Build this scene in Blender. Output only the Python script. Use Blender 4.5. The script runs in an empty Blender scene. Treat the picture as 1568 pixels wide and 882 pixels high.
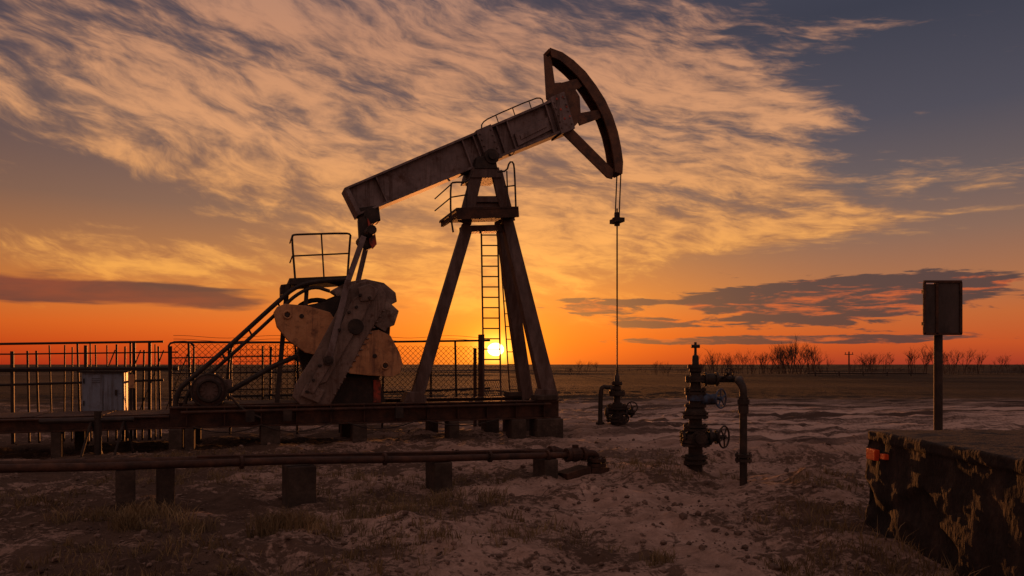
import bpy, bmesh, math, random
import numpy as np
from mathutils import Vector, Matrix, noise as mnoise
random.seed(7); rng=np.random.RandomState(5)
scn=bpy.context.scene
scn.view_settings.view_transform='Standard'; scn.view_settings.look='None'
scn.view_settings.exposure=0; scn.view_settings.gamma=1
R=math.radians
def S(r,g,b):
    f=lambda c:(c/255/12.92) if c/255<=.04045 else ((c/255+.055)/1.055)**2.4
    return (f(r),f(g),f(b),1)
# ------------------------------------------------------------------ survey frame
F=1100.0; CX=784.0; HY=557.0; EYE=1.6
YAW=R(20); CO,SI=math.cos(YAW),math.sin(YAW); OX,OY=2.56,17.5      # pump axis passes over the well
def W(px,py,d): return Vector(((px-CX)*d/F, d, EYE-(py-HY)*d/F))
def LW(s,t,z): return Vector((OX+s*CO-t*SI, OY+s*SI+t*CO, z))
def LS(px,t):
    k=(px-CX)/F
    return (k*(OY+t*CO)-(OX-t*SI))/(CO-k*SI)
def LP(px,py,t):
    p=LW(LS(px,t),t,0); p.z=EYE-(py-HY)*p.y/F; return p
U=Vector((CO,SI,0)); V=Vector((-SI,CO,0)); Z=Vector((0,0,1))
# ------------------------------------------------------------------ materials
def nt(mat):
    mat.use_nodes=True; n=mat.node_tree; return n,n.nodes['Principled BSDF']
def mk_mat(name,cols,scale=4,rough=.7,metal=0.0,bump=.3,stretch=(1,1,1),dirt=None,dirt_amt=.5,dscale=3,bdist=.02,streak=None):
    m=bpy.data.materials.new(name); n,b=nt(m); N=n.nodes; Lk=n.links
    tc=N.new('ShaderNodeTexCoord'); mp=N.new('ShaderNodeMapping'); mp.inputs['Scale'].default_value=stretch
    Lk.new(tc.outputs['Object'],mp.inputs['Vector'])
    no=N.new('ShaderNodeTexNoise'); no.inputs['Scale'].default_value=scale; no.inputs['Detail'].default_value=7; no.inputs['Roughness'].default_value=.68
    Lk.new(mp.outputs[0],no.inputs['Vector'])
    cr=N.new('ShaderNodeValToRGB'); e=cr.color_ramp.elements
    k=len(cols)
    while len(e)<k: e.new(.5)
    for i,c in enumerate(cols):
        e[i].position=.32+.36*i/(k-1) if k>1 else 0; e[i].color=c
    Lk.new(no.outputs[0],cr.inputs[0]); col=cr.outputs[0]
    def over(col,vec,sc,a,b_,c):
        n2=N.new('ShaderNodeTexNoise'); n2.inputs['Scale'].default_value=sc; n2.inputs['Detail'].default_value=8; n2.inputs['Roughness'].default_value=.72
        Lk.new(vec,n2.inputs['Vector'])
        r2=N.new('ShaderNodeMapRange'); r2.inputs[1].default_value=a; r2.inputs[2].default_value=b_
        Lk.new(n2.outputs[0],r2.inputs[0])
        mx=N.new('ShaderNodeMix'); mx.data_type='RGBA'; Lk.new(r2.outputs[0],mx.inputs[0]); Lk.new(col,mx.inputs[6]); mx.inputs[7].default_value=c
        return mx.outputs[2]
    if dirt: col=over(col,mp.outputs[0],dscale,.60-.25*dirt_amt,.76-.22*dirt_amt,dirt)
    if streak:
        m2=N.new('ShaderNodeMapping'); m2.inputs['Scale'].default_value=(9,9,.7); Lk.new(tc.outputs['Object'],m2.inputs['Vector'])
        col=over(col,m2.outputs[0],1.0,.52,.70,streak)
    Lk.new(col,b.inputs['Base Color'])
    b.inputs['Roughness'].default_value=rough; b.inputs['Metallic'].default_value=metal
    b.inputs['Specular IOR Level'].default_value=.3
    n3=N.new('ShaderNodeTexNoise'); n3.inputs['Scale'].default_value=scale*6; n3.inputs['Detail'].default_value=4
    Lk.new(mp.outputs[0],n3.inputs['Vector'])
    bp=N.new('ShaderNodeBump'); bp.inputs['Strength'].default_value=bump; bp.inputs['Distance'].default_value=bdist
    Lk.new(n3.outputs[0],bp.inputs['Height']); Lk.new(bp.outputs[0],b.inputs['Normal'])
    return m
c4=lambda r,g,b:(r,g,b,1)
M_beam=mk_mat('weathered_grey_paint',[c4(.080,.062,.063),c4(.13,.104,.106),c4(.19,.155,.157)],2.2,.7,.0,.25,(1,1,1),c4(.05,.022,.014),.30,4,streak=c4(.04,.02,.014))
M_rust=mk_mat('rusted_steel',[c4(.016,.009,.007),c4(.04,.019,.013),c4(.075,.034,.02)],5,.75,.2,.4)
M_head=mk_mat('brown_painted_steel',[c4(.05,.023,.014),c4(.085,.04,.022),c4(.13,.062,.034)],4,.6,.1,.3,(1,1,1),c4(.02,.011,.009),.4)
M_dark=mk_mat('dark_grimy_steel',[c4(.010,.008,.008),c4(.022,.016,.014),c4(.045,.03,.025)],5,.65,.2,.4)
M_post=mk_mat('post_steel',[c4(.035,.022,.02),c4(.07,.048,.044),c4(.11,.078,.072)],4,.6,.1,.3,(1,1,.35),c4(.04,.018,.012),.5,streak=c4(.025,.012,.009))
M_tan=mk_mat('yellow_tan_paint',[c4(.21,.095,.042),c4(.30,.15,.068),c4(.37,.20,.10)],3,.65,.0,.35,(1,1,1),c4(.09,.038,.02),.35,5,streak=c4(.10,.045,.028))
M_crank=mk_mat('worn_grey_crank_paint',[c4(.06,.042,.036),c4(.125,.092,.08),c4(.20,.155,.138)],3,.6,.1,.35,(1,1,1),c4(.045,.02,.013),.38,6,streak=c4(.05,.025,.017))
M_cheek=mk_mat('pale_flaked_paint',[c4(.07,.048,.04),c4(.14,.105,.09),c4(.26,.205,.18)],3,.6,.1,.4,(1,1,1),c4(.05,.022,.014),.42,5)
M_red=mk_mat('red_paint',[c4(.25,.03,.015),c4(.4,.06,.03)],6,.5,.0,.3,(1,1,1),c4(.05,.02,.015),.5,5)
M_blue=mk_mat('blue_paint',[c4(.03,.06,.12),c4(.05,.10,.20)],6,.5,.0,.3,(1,1,1),c4(.03,.02,.018),.6,6)
M_conc=mk_mat('grimy_concrete',[c4(.018,.012,.010),c4(.036,.026,.021),c4(.065,.048,.039)],4,.95,.0,.6)
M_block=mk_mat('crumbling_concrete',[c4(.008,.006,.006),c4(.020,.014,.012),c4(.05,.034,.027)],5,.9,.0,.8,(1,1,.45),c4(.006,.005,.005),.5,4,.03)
M_cab=mk_mat('cabinet_grey_blue_paint',[c4(.10,.125,.17),c4(.14,.17,.23)],3,.5,.0,.1,(1,1,1),c4(.06,.05,.045),.2,4,streak=c4(.05,.04,.035))
M_wire=mk_mat('wire_steel',[c4(.012,.009,.008),c4(.03,.02,.018)],6,.6,.3,.1)
M_sign=mk_mat('faded_sign_face',[c4(.03,.023,.022),c4(.055,.043,.042)],5,.7,.0,.2,(1,1,.4),c4(.015,.012,.012),.5)
M_tree=mk_mat('bare_twig_bark',[c4(.035,.02,.014),c4(.07,.04,.028)],2,.9,.0,.1)
M_wood=mk_mat('weathered_wood',[c4(.04,.03,.022),c4(.09,.065,.05)],6,.9,.0,.4,(1,1,.2))
# ------------------------------------------------------------------ geometry helpers
def ortho(d,side):
    d=d.normalized(); s=side-d*side.dot(d)
    if s.length<1e-4: s=d.orthogonal()
    s.normalize(); return d,s,d.cross(s).normalized()
def hull(bm,a,b):
    va=[bm.verts.new(p) for p in a]; vb=[bm.verts.new(p) for p in b]; n=len(a)
    bm.faces.new(va); bm.faces.new(list(reversed(vb)))
    for i in range(n): bm.faces.new((va[i],vb[i],vb[(i+1)%n],va[(i+1)%n]))
def beam(bm,p,q,w,h,side=V,w2=None,h2=None):
    d,s,u=ortho(q-p,side); w2=w2 or w; h2=h2 or h
    f=lambda c,a,b:[c+s*a/2*i+u*b/2*j for i,j in((-1,-1),(1,-1),(1,1),(-1,1))]
    hull(bm,f(p,w,h),f(q,w2,h2))
def ibeam(bm,p,q,w,h,side=V,tf=.03,tw=.03):
    d,s,u=ortho(q-p,side)
    beam(bm,p+u*(h/2-tf/2),q+u*(h/2-tf/2),w,tf,side); beam(bm,p-u*(h/2-tf/2),q-u*(h/2-tf/2),w,tf,side)
    beam(bm,p,q,tw,h-2*tf,side)
def cyl(bm,p,q,r,r2=None,n=14):
    r2=r if r2 is None else r2; d,s,u=ortho(q-p,V)
    f=lambda c,r:[c+(s*math.cos(2*math.pi*i/n)+u*math.sin(2*math.pi*i/n))*r for i in range(n)]
    hull(bm,f(p,r),f(q,r2))
def pipe(bm,pts,r,n=10,smooth=0):
    pts=[Vector(p) for p in pts]
    for _ in range(smooth):
        o=[pts[0]]
        for a,b in zip(pts,pts[1:]): o+= [a.lerp(b,.25),a.lerp(b,.75)]
        o.append(pts[-1]); pts=o
    rings=[]; ref=None
    for i,p in enumerate(pts):
        d=(pts[min(i+1,len(pts)-1)]-pts[max(i-1,0)]).normalized()
        if ref is None: ref=d.orthogonal().normalized()
        ref=(ref-d*ref.dot(d)).normalized(); b=d.cross(ref)
        rings.append([bm.verts.new(p+(ref*math.cos(2*math.pi*k/n)+b*math.sin(2*math.pi*k/n))*r) for k in range(n)])
    for A,B in zip(rings,rings[1:]):
        for k in range(n): bm.faces.new((A[k],A[(k+1)%n],B[(k+1)%n],B[k]))
    bm.faces.new(list(reversed(rings[0]))); bm.faces.new(rings[-1])
def lathe(bm,base,axis,prof,n=18):
    d=axis.normalized(); a=d.orthogonal().normalized(); b=d.cross(a); rings=[]
    for r,h in prof:
        rings.append([bm.verts.new(base+d*h+(a*math.cos(2*math.pi*k/n)+b*math.sin(2*math.pi*k/n))*r) for k in range(n)])
    for A,B in zip(rings,rings[1:]):
        for k in range(n): bm.faces.new((A[k],A[(k+1)%n],B[(k+1)%n],B[k]))
    bm.faces.new(list(reversed(rings[0]))); bm.faces.new(rings[-1])
def torus(bm,c,nrm,Rr,r,n=20,m=6):
    d=nrm.normalized(); a=d.orthogonal().normalized(); b=d.cross(a); rings=[]
    for i in range(n):
        t=2*math.pi*i/n; o=a*math.cos(t)+b*math.sin(t)
        rings.append([bm.verts.new(c+o*(Rr+r*math.cos(2*math.pi*k/m))+d*r*math.sin(2*math.pi*k/m)) for k in range(m)])
    for i in range(n):
        A,B=rings[i],rings[(i+1)%n]
        for k in range(m): bm.faces.new((A[k],A[(k+1)%m],B[(k+1)%m],B[k]))
def wheel(bm,c,nrm,Rr,r=.012,sp=4):
    torus(bm,c,nrm,Rr,r); d=nrm.normalized(); a=d.orthogonal().normalized(); b=d.cross(a)
    for i in range(sp):
        t=2*math.pi*i/sp+.4; cyl(bm,c,c+(a*math.cos(t)+b*math.sin(t))*Rr,r*.8,n=6)
    cyl(bm,c-d*.03,c+d*.03,r*2.2,n=8)
def flange(bm,c,axis,r,th=.04,bolts=8):
    d=axis.normalized(); cyl(bm,c-d*th/2,c+d*th/2,r,n=20)
    a=d.orthogonal().normalized(); b=d.cross(a)
    for i in range(bolts):
        t=2*math.pi*i/bolts; o=c+(a*math.cos(t)+b*math.sin(t))*r*.8
        cyl(bm,o-d*th*.95,o+d*th*.95,r*.09,n=6)
def plate(bm,pix,t0,t1):
    """plate whose outline lies in a plane parallel with the pump axis, between side offsets t0..t1"""
    a=[LP(x,y,t0) for x,y in pix]; b=[p+V*(t1-t0) for p in a]; hull(bm,a,b)
def empty(name):
    e=bpy.data.objects.new(name,None); scn.collection.objects.link(e); return e
def part(name,parent,mat,fn,bevel=0,smooth=False):
    bm=bmesh.new(); fn(bm); bmesh.ops.recalc_face_normals(bm,faces=bm.faces)
    me=bpy.data.meshes.new(name); bm.to_mesh(me); bm.free(); me.materials.append(mat)
    o=bpy.data.objects.new(name,me); scn.collection.objects.link(o)
    if parent: o.parent=parent
    if bevel:
        b=o.modifiers.new('bevel','BEVEL'); b.width=bevel; b.segments=2; b.limit_method='ANGLE'; b.angle_limit=R(40)
    if smooth:
        for p in me.polygons: p.use_smooth=True
        try: me.set_sharp_from_angle(angle=R(40))
        except Exception: pass
    return o
# ------------------------------------------------------------------ ground height
TAB=np.random.RandomState(11).rand(256,256)
def vn(x,y):
    xi=np.floor(x).astype(int); yi=np.floor(y).astype(int); fx=x-xi; fy=y-yi
    fx=fx*fx*(3-2*fx); fy=fy*fy*(3-2*fy); a=xi&255; b=yi&255; a1=(xi+1)&255; b1=(yi+1)&255
    return (TAB[a,b]*(1-fx)+TAB[a1,b]*fx)*(1-fy)+(TAB[a,b1]*(1-fx)+TAB[a1,b1]*fx)*fy
def fbm(x,y,o=5,g=.5):
    s=0;a=1;t=0
    for i in range(o): s=s+a*vn(x*2**i+17.3*i,y*2**i+9.1*i); t+=a; a*=g
    return s/t
def gh(x,y):
    x=np.asarray(x,float); y=np.asarray(y,float)
    near=1/(1+(np.hypot(x,y-9)/28)**4)
    h=(fbm(x*.22,y*.22,3)-.5)*.30*near
    h+=(fbm(x*1.1+5,y*1.1,4,.6)-.5)*.22*near
    h+=(fbm(x*4.5,y*4.5+3,3,.65)-.5)*.12*near
    c=vn(x*3.1+40,y*3.1+11); h-=.05*near*np.clip((c-.70)/.12,0,1)     # trodden hollows
    for mx,my,r,a in((4.0,9.0,.7,.20),(2.1,10.2,.8,.15),(3.2,8.2,.8,.12),(2.5,17.2,1.4,.1),(3.1,6.6,.5,.10),(-1.5,7.5,1.6,.05),(5.2,13,1.5,.12),(1.1,8.6,.6,.10),(1.7,7.4,.5,.07)):
        h+=a*np.exp(-((x-mx)**2+(y-my)**2)/r**2)*(.6+.8*vn(x*3,y*3))
    for k,(c,sl,wd) in enumerate(((15.2,.10,.28),(17.1,.10,.28),(20.5,-.05,.35),(22.4,-.05,.35),(12.6,.42,.25),(14.3,.42,.25),(27,.0,.5),(30,.0,.5))):
        dd=y-(c+sl*(x-5)+.5*np.sin(x*.35+k//2)); m=1/(1+np.exp(-(x-3.2)*2.5))
        h+=m*(-.10*np.exp(-(dd/wd)**2)+.07*np.exp(-((np.abs(dd)-wd*1.7)/(wd*.6))**2))
    far=np.clip((np.hypot(x,y)-50)/60,0,1)
    h+=far*(fbm(x*.02,y*.05+3,3)-.55)*.9
    return h
def gz(x,y): return float(gh(x,y))
nx,ny=700,700
tx=np.linspace(-6.4,6.4,nx); ty=np.linspace(-5.6,6.8,ny)
xs=4.5*np.sinh(tx); ys=8.5+3.6*np.sinh(ty)
XX,YY=np.meshgrid(xs,ys); ZZ=gh(XX,YY)
co=np.stack([XX,YY,ZZ],-1).reshape(-1,3)
idx=np.arange(nx*ny).reshape(ny,nx)
fa=np.stack([idx[:-1,:-1],idx[:-1,1:],idx[1:,1:],idx[1:,:-1]],-1).reshape(-1,4)
me=bpy.data.meshes.new('ground'); me.vertices.add(len(co)); me.vertices.foreach_set('co',co.ravel())
me.loops.add(fa.size); me.loops.foreach_set('vertex_index',fa.ravel().astype(np.int32))
me.polygons.add(len(fa)); me.polygons.foreach_set('loop_start',np.arange(0,fa.size,4,dtype=np.int32)); me.polygons.foreach_set('loop_total',np.full(len(fa),4,dtype=np.int32))
me.update(calc_edges=True); me.validate()
me.polygons.foreach_set('use_smooth',np.ones(len(me.polygons),bool))
ground=bpy.data.objects.new('ground',me); scn.collection.objects.link(ground)
# ------------------------------------------------------------------ node expression helper
class E:
    def __init__(s,tree,sock): s.t=tree; s.s=sock
    def op(s,o,b=None,c=None):
        n=s.t.nodes.new('ShaderNodeMath'); n.operation=o; s.t.links.new(s.s,n.inputs[0])
        for i,v in((1,b),(2,c)):
            if v is None: continue
            if isinstance(v,E): s.t.links.new(v.s,n.inputs[i])
            else: n.inputs[i].default_value=v
        return E(s.t,n.outputs[0])
    def __add__(s,b): return s.op('ADD',b)
    def __radd__(s,b): return s.op('ADD',b)
    def __sub__(s,b): return s.op('SUBTRACT',b)
    def __rsub__(s,b): return s.op('MULTIPLY',-1.0).op('ADD',b)
    def __mul__(s,b): return s.op('MULTIPLY',b)
    def __rmul__(s,b): return s.op('MULTIPLY',b)
    def __truediv__(s,b): return s.op('DIVIDE',b)
    def exp(s): return s.op('EXPONENT')
    def sm(s,a,b):
        n=s.t.nodes.new('ShaderNodeMapRange'); n.interpolation_type='SMOOTHSTEP'; s.t.links.new(s.s,n.inputs[0])
        n.inputs[1].default_value=a; n.inputs[2].default_value=b; return E(s.t,n.outputs[0])
    def ramp(s,stops,interp='LINEAR'):
        n=s.t.nodes.new('ShaderNodeValToRGB'); e=n.color_ramp.elements; n.color_ramp.interpolation=interp
        while len(e)<len(stops): e.new(.5)
        for i,(p,c) in enumerate(stops): e[i].position=p; e[i].color=c
        s.t.links.new(s.s,n.inputs[0]); return n.outputs[0]
def nz(t,x,y,z=0.0,scale=1,detail=6,rough=.55,dist=0):
    c=t.nodes.new('ShaderNodeCombineXYZ')
    for i,v in enumerate((x,y,z)):
        if isinstance(v,E): t.links.new(v.s,c.inputs[i])
        else: c.inputs[i].default_value=v
    n=t.nodes.new('ShaderNodeTexNoise'); t.links.new(c.outputs[0],n.inputs['Vector'])
    n.inputs['Scale'].default_value=scale; n.inputs['Detail'].default_value=detail; n.inputs['Roughness'].default_value=rough; n.inputs['Distortion'].default_value=dist
    return E(t,n.outputs[0])
def mix(t,f,a,b,mode='MIX'):
    m=t.nodes.new('ShaderNodeMix'); m.data_type='RGBA'; m.blend_type=mode
    for i,v in((0,f),(6,a),(7,b)):
        if isinstance(v,E): v=v.s
        if isinstance(v,(float,int)): m.inputs[i].default_value=v
        elif isinstance(v,tuple): m.inputs[i].default_value=v
        else: t.links.new(v,m.inputs[i])
    return m.outputs[2]
# ground material
mg=bpy.data.materials.new('sandy_soil'); t,b=nt(mg)
tc=t.nodes.new('ShaderNodeTexCoord'); sp=t.nodes.new('ShaderNodeSeparateXYZ'); t.links.new(tc.outputs['Object'],sp.inputs[0])
gx,gy=E(t,sp.outputs[0]),E(t,sp.outputs[1])
n1=nz(t,gx*.45,gy*.45,0,1,6,.65); n2=nz(t,gx*2.2,gy*2.2,3.,1,7,.72); n3=nz(t,gx*14,gy*14,7.,1,5,.7)
sand=n2.ramp([(.3,c4(.16,.10,.077)),(.5,c4(.33,.222,.178)),(.7,c4(.52,.375,.315))])
dirt=n2.ramp([(.3,c4(.03,.018,.013)),(.7,c4(.12,.076,.056))])
left=gx.sm(1.5,-6.0)
dm=(n1*.9+(n3-.5)*.5+(n2-.5)*.75+left*.12+.055).sm(.47,.60)
col=mix(t,dm,sand,dirt)
trk=nz(t,gx*.10+gy*.02,gy*1.1-gx*.11,1.,1,6,.65,.4)
tm=(trk+(n3-.5)*.25).sm(.42,.57)
tcol=mix(t,tm,c4(.065,.042,.034),c4(.44,.315,.265))
reg=(gy+(n1-.5)*8).sm(12,16)
col=mix(t,reg*gx.sm(.0,4.0),col,tcol)
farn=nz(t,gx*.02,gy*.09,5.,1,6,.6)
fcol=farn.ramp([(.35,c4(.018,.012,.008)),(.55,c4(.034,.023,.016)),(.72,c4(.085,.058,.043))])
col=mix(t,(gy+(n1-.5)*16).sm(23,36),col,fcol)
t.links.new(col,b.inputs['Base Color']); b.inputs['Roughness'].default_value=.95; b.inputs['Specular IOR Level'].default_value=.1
bp=t.nodes.new('ShaderNodeBump'); bp.inputs['Strength'].default_value=1.0; bp.inputs['Distance'].default_value=.08
n4=nz(t,gx*30,gy*30,1.,1,4,.7)
hh=n3*.7+n4*.25+n2*.8; t.links.new(hh.s,bp.inputs['Height']); t.links.new(bp.outputs[0],b.inputs['Normal'])
me.materials.append(mg)
# ================================================================== PUMPJACK
pj=empty('pumpjack')
def f(bm):
    for tt in(-.9,.9):
        ibeam(bm,LW(-9.8,tt,.6),LW(-1.95,tt,.6),.26,.40)
        ibeam(bm,LW(-14.5,tt,.52),LW(-9.8,tt,.52),.2,.24)
    s=-14.3
    while s<-2: ibeam(bm,LW(s,-.78,.56),LW(s,.78,.56),.18,.22,U); s+=1.1
    for s in np.arange(-9.5,-2,.65): beam(bm,LW(s,-.98,.43),LW(s,-.98,.77),.02,.12,U)
    beam(bm,LW(-9.6,0,.815),LW(-7.1,0,.815),1.5,.02)
    beam(bm,LW(-14,0,.65),LW(-9.9,0,.65),1.5,.02)
    pipe(bm,[LW(-9.6,-1.06,.70),LW(-2.2,-1.06,.72)],.03)
part('skid',pj,M_rust,f,.006)
def f(bm):
    for px,w in((270,.22),(291,.16),(414,.36),(549,.28),(692,.22),(790,.34)):
        s=LS(px,-.9)
        for tt in(-.9,.9): beam(bm,LW(s,tt,-.25),LW(s,tt,.40),w,.4,U)
    for tt in(-.9,.9): beam(bm,LW(-2.25,tt,-.25),LW(-2.25,tt,.40),.62,.5,U); beam(bm,LW(-2.3,tt,.80),LW(-2.3,tt,.92),.5,.36,U)
    for s in(-13.6,-11.6): beam(bm,LW(s,-.9,-.25),LW(s,-.9,.40),.16,.2,U);beam(bm,LW(s,.9,-.25),LW(s,.9,.40),.16,.2,U)
part('foundation_blocks',pj,M_conc,f,.02)
def f(bm):
    beam(bm,LP(716,345,-.3),LP(636,614,-.45),.16,.24,V,.18,.27)            # rear leg
    beam(bm,LP(776,340,-.38),LP(842,614,-.85),.20,.26,V,.24,.36)
    beam(bm,LP(768,345,.30),LP(806,610,.85),.20,.26,V,.24,.30)
    beam(bm,LP(716,345,.1),LP(640,612,.15),.10,.14,V)
    beam(bm,LP(706,352,-.2),LP(778,350,-.2),.3,.14,V)
    for tt in(-.32,.22):
        beam(bm,LP(731,262,tt),LP(711,342,tt),.09,.26,V,.09,.3)
        beam(bm,LP(760,262,tt),LP(779,340,tt),.09,.26,V,.09,.3)
        beam(bm,LP(718,306,tt),LP(772,306,tt),.06,.12,V)
    plate(bm,[(724,256),(764,256),(768,272),(720,272)],-.4,.4)
    plate(bm,[(727,300),(765,300),(767,322),(722,322)],-.28,-.24)
    plate(bm,[(828,596),(850,596),(856,616),(822,616)],-1.0,-.7)
    plate(bm,[(625,600),(648,600),(655,616),(618,616)],-.6,-.2)
part('samson_post',pj,M_post,f,.01)
def f(bm):
    plate(bm,[(700,322),(794,318),(795,332),(700,336)],-.75,-.69); plate(bm,[(700,322),(794,318),(794,324),(700,328)],.69,.75)
    plate(bm,[(699,318),(794,316),(794,320),(699,322)],-.75,.75)
    for px in(702,790): beam(bm,LP(px,328,-.7),LP(px,326,-.7)+V*1.4,.06,.1,U)
part('service_platform',pj,M_rust,f)
def f(bm):
    for tt in(-.72,.72):
        pipe(bm,[LP(694,356,tt),LP(690,330,tt),LP(690,282,tt),LP(694,279,tt),LP(716,279,tt),LP(724,262,tt)],.02,8,1)
        pipe(bm,[LP(691,302,tt),LP(716,298,tt)],.015,6); pipe(bm,[LP(716,279,tt),LP(713,322,tt)],.016,6)
        pipe(bm,[LP(790,320,tt),LP(788,262,tt),LP(786,248,tt),LP(780,248,tt),LP(776,262,tt),LP(762,263,tt)],.02,8,1)
        pipe(bm,[LP(789,284,tt),LP(772,286,tt)],.015,6); pipe(bm,[LP(776,262,tt),LP(778,318,tt)],.016,6)
    for y in(282,302): pipe(bm,[LP(691,y,-.72),LP(691,y,-.72)+V*1.44],.016,6)
part('platform_handrail',pj,M_dark,f,smooth=True)
def f(bm):
    a0,a1=LP(737,352,.95),LP(741,606,.95); b0,b1=LP(762,352,.95),LP(767,606,.95)
    pipe(bm,[a0,a1],.022,6); pipe(bm,[b0,b1],.022,6)
    for i in range(16): k=(i+.5)/16; pipe(bm,[a0.lerp(a1,k),b0.lerp(b1,k)],.016,6)
    a0,a1=LP(764,352,1.2),LP(781,606,1.5); b0,b1=LP(778,352,1.2),LP(800,606,1.5)
    pipe(bm,[a0,a1],.018,6); pipe(bm,[b0,b1],.018,6)
    for i in range(13): k=(i+.5)/13; pipe(bm,[a0.lerp(a1,k),b0.lerp(b1,k)],.012,6)
part('ladder',pj,M_post,f,smooth=True)
rt,ft,rb,fb=LP(527,291,0),LP(857,150,0),LP(547,333,0),LP(872,200,0)
def bl(k,m): return rt.lerp(ft,k).lerp(rb.lerp(fb,k),m)
def ext(bm,pts,t0,t1): hull(bm,[p+V*t0 for p in pts],[p+V*t1 for p in pts])
def f(bm):
    ext(bm,[bl(0,.04),bl(1,.04),bl(1,.96),bl(0,.96)],-.16,.16)
    ext(bm,[bl(-.004,0),bl(1,0),bl(1,.07),bl(-.002,.07)],-.27,.27)
    ext(bm,[bl(-.002,.93),bl(1,.93),bl(1,1),bl(0,1)],-.27,.27)
    ext(bm,[bl(-.006,0),bl(.01,0),bl(.012,1),bl(-.004,1)],-.26,.26)
    for k in(.12,.5,.55,.66,.71,.9): ext(bm,[bl(k,.07),bl(k+.006,.07),bl(k+.006,.93),bl(k,.93)],-.26,.26)
    ext(bm,[bl(.57,-.03),bl(.64,-.03),bl(.64,1.03),bl(.57,1.03)],-.29,.29)
    ext(bm,[bl(.93,-.06),bl(1.0,-.06),bl(1.0,1.05),bl(.93,1.05)],-.3,.3)
    ext(bm,[bl(.73,.50),bl(.90,.42),bl(.90,.80),bl(.73,.88)],-.22,-.16)
    ext(bm,[bl(.75,.60),bl(.88,.54),bl(.88,.68),bl(.75,.74)],-.25,-.22)
    for k in(.58,.63,.94,.99):
        for m in(.12,.3,.5,.7,.88): c=bl(k,m); cyl(bm,c-V*.33,c+V*.33,.022,n=6)
part('walking_beam',pj,M_beam,f,.006)
def f(bm):
    pipe(bm,[bl(.6,0)-V*.2,bl(.61,-.18)-V*.2,bl(.65,-.24)-V*.2,bl(.87,-.24)-V*.2,bl(.90,-.16)-V*.2,bl(.9,0)-V*.2],.016,6,1)
    for k in(.68,.76,.84): pipe(bm,[bl(k,0)-V*.2,bl(k,-.24)-V*.2],.012,6)
part('beam_handrail',pj,M_dark,f,smooth=True)
def f(bm):
    c=LP(744,247,0); cyl(bm,c-V*.45,c+V*.45,.17,n=20); cyl(bm,c-V*.5,c+V*.5,.09,n=12)
    plate(bm,[(730,240),(758,236),(762,258),(727,258)],-.42,-.2); plate(bm,[(730,240),(758,236),(762,258),(727,258)],.2,.42)
part('saddle_bearing',pj,M_dark,f,.01)
arc=[(836,79),(855,86),(872,98),(890,115),(906,136),(920,158),(931,182),(939,206),(944,230),(947,252),(946,270)]
inn=[(841,92),(853,97),(866,108),(881,123),(894,141),(908,163),(919,185),(927,208),(932,230),(935,250),(936,266)]
HW=.17
def f(bm):
    for i in range(len(arc)-1):
        a=[LP(*arc[i],0),LP(*arc[i+1],0)]; q=[LP(*inn[i],0),LP(*inn[i+1],0)]
        m=[a[0].lerp(q[0],.35),a[1].lerp(q[1],.35)]
        P=[a[0],a[1],m[1],m[0]]; hull(bm,[p-V*HW for p in P],[p+V*HW for p in P])     # curved face plate
        for tt in(-HW-.02,HW-.02):                                                     # side lips
            P=[LP(arc[i][0]+1.5,arc[i][1]-1,0),LP(arc[i+1][0]+1.5,arc[i+1][1]-1,0),q[1],q[0]]
            hull(bm,[p+V*tt for p in P],[p+V*(tt+.04) for p in P])
part('horsehead_arc',pj,M_head,f)
def f(bm):
    for tt in(-.15,.10):
        T=(tt,tt+.05)
        plate(bm,[(833,82),(845,92),(850,128),(852,152),(837,152)],*T)
        plate(bm,[(836,128),(858,126),(876,128),(888,148),(890,182),(878,196),(862,206),(850,188),(840,160)],tt+.003,tt+.053)
        plate(bm,[(858,127),(884,120),(892,132),(872,142)],tt+.006,tt+.056)
        plate(bm,[(880,174),(916,168),(921,180),(888,192)],tt+.006,tt+.056)
        plate(bm,[(857,200),(872,192),(940,260),(938,274),(930,272)],*T)
    beam(bm,LP(840,88,0),LP(844,150,0),.22,.05); beam(bm,LP(868,202,0),LP(936,268,0),.22,.05)
part('horsehead_frame',pj,M_head,f,.008)
def f(bm):
    plate(bm,[(848,148),(864,143),(874,182),(861,188)],-.27,-.18)
    for x,y in((852,152),(861,149),(858,168),(867,164),(864,182),(872,179)): c=LP(x,y,-.28); cyl(bm,c-V*.03,c+V*.02,.03,n=6)
part('horsehead_clamp',pj,M_red,f,.006)
def f(bm):
    for tt in(-.1,.1):
        pts=[LP(x+1.5,y,0)+V*tt for x,y in arc[5:]]; q=LP(943.5,334,0); pts.append(Vector((LW(0,0,0).x,LW(0,0,0).y,q.z))+V*tt); pipe(bm,pts,.016,6)
    z1=LP(943,338,0).z; o=LW(0,0,0)
    beam(bm,o+Z*z1-V*.2,o+Z*z1+V*.2,.2,.1,U); cyl(bm,o+Z*(z1-.12),o+Z*(z1+.2),.07,n=10); cyl(bm,o+Z*(z1+.0),o+Z*(z1+.07),.12,n=10)
    cyl(bm,o+Z*1.3,o+Z*(z1+.3),.019,n=8)
part('bridle_and_polished_rod',pj,M_wire,f)
def f(bm):
    c=LP(566,334,0); cyl(bm,c-V*.3,c+V*.3,.17,n=16)
    plate(bm,[(551,318),(580,314),(583,338),(553,344)],-.22,.22)
    plate(bm,[(549,335),(560,330),(566,352),(573,378),(562,382),(551,372)],-.3,-.18); plate(bm,[(549,335),(560,330),(566,352),(573,378),(562,382),(551,372)],.1,.3)
    a=LP(560,362,0); cyl(bm,a-V*.85,a+V*.85,.10,n=12)
part('equaliser',pj,M_dark,f,.01)
part('equaliser_guard',pj,M_red,lambda bm:plate(bm,[(563,334),(569,345),(574,352),(577,374),(571,381),(566,372)],-.36,-.31),.004)
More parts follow.
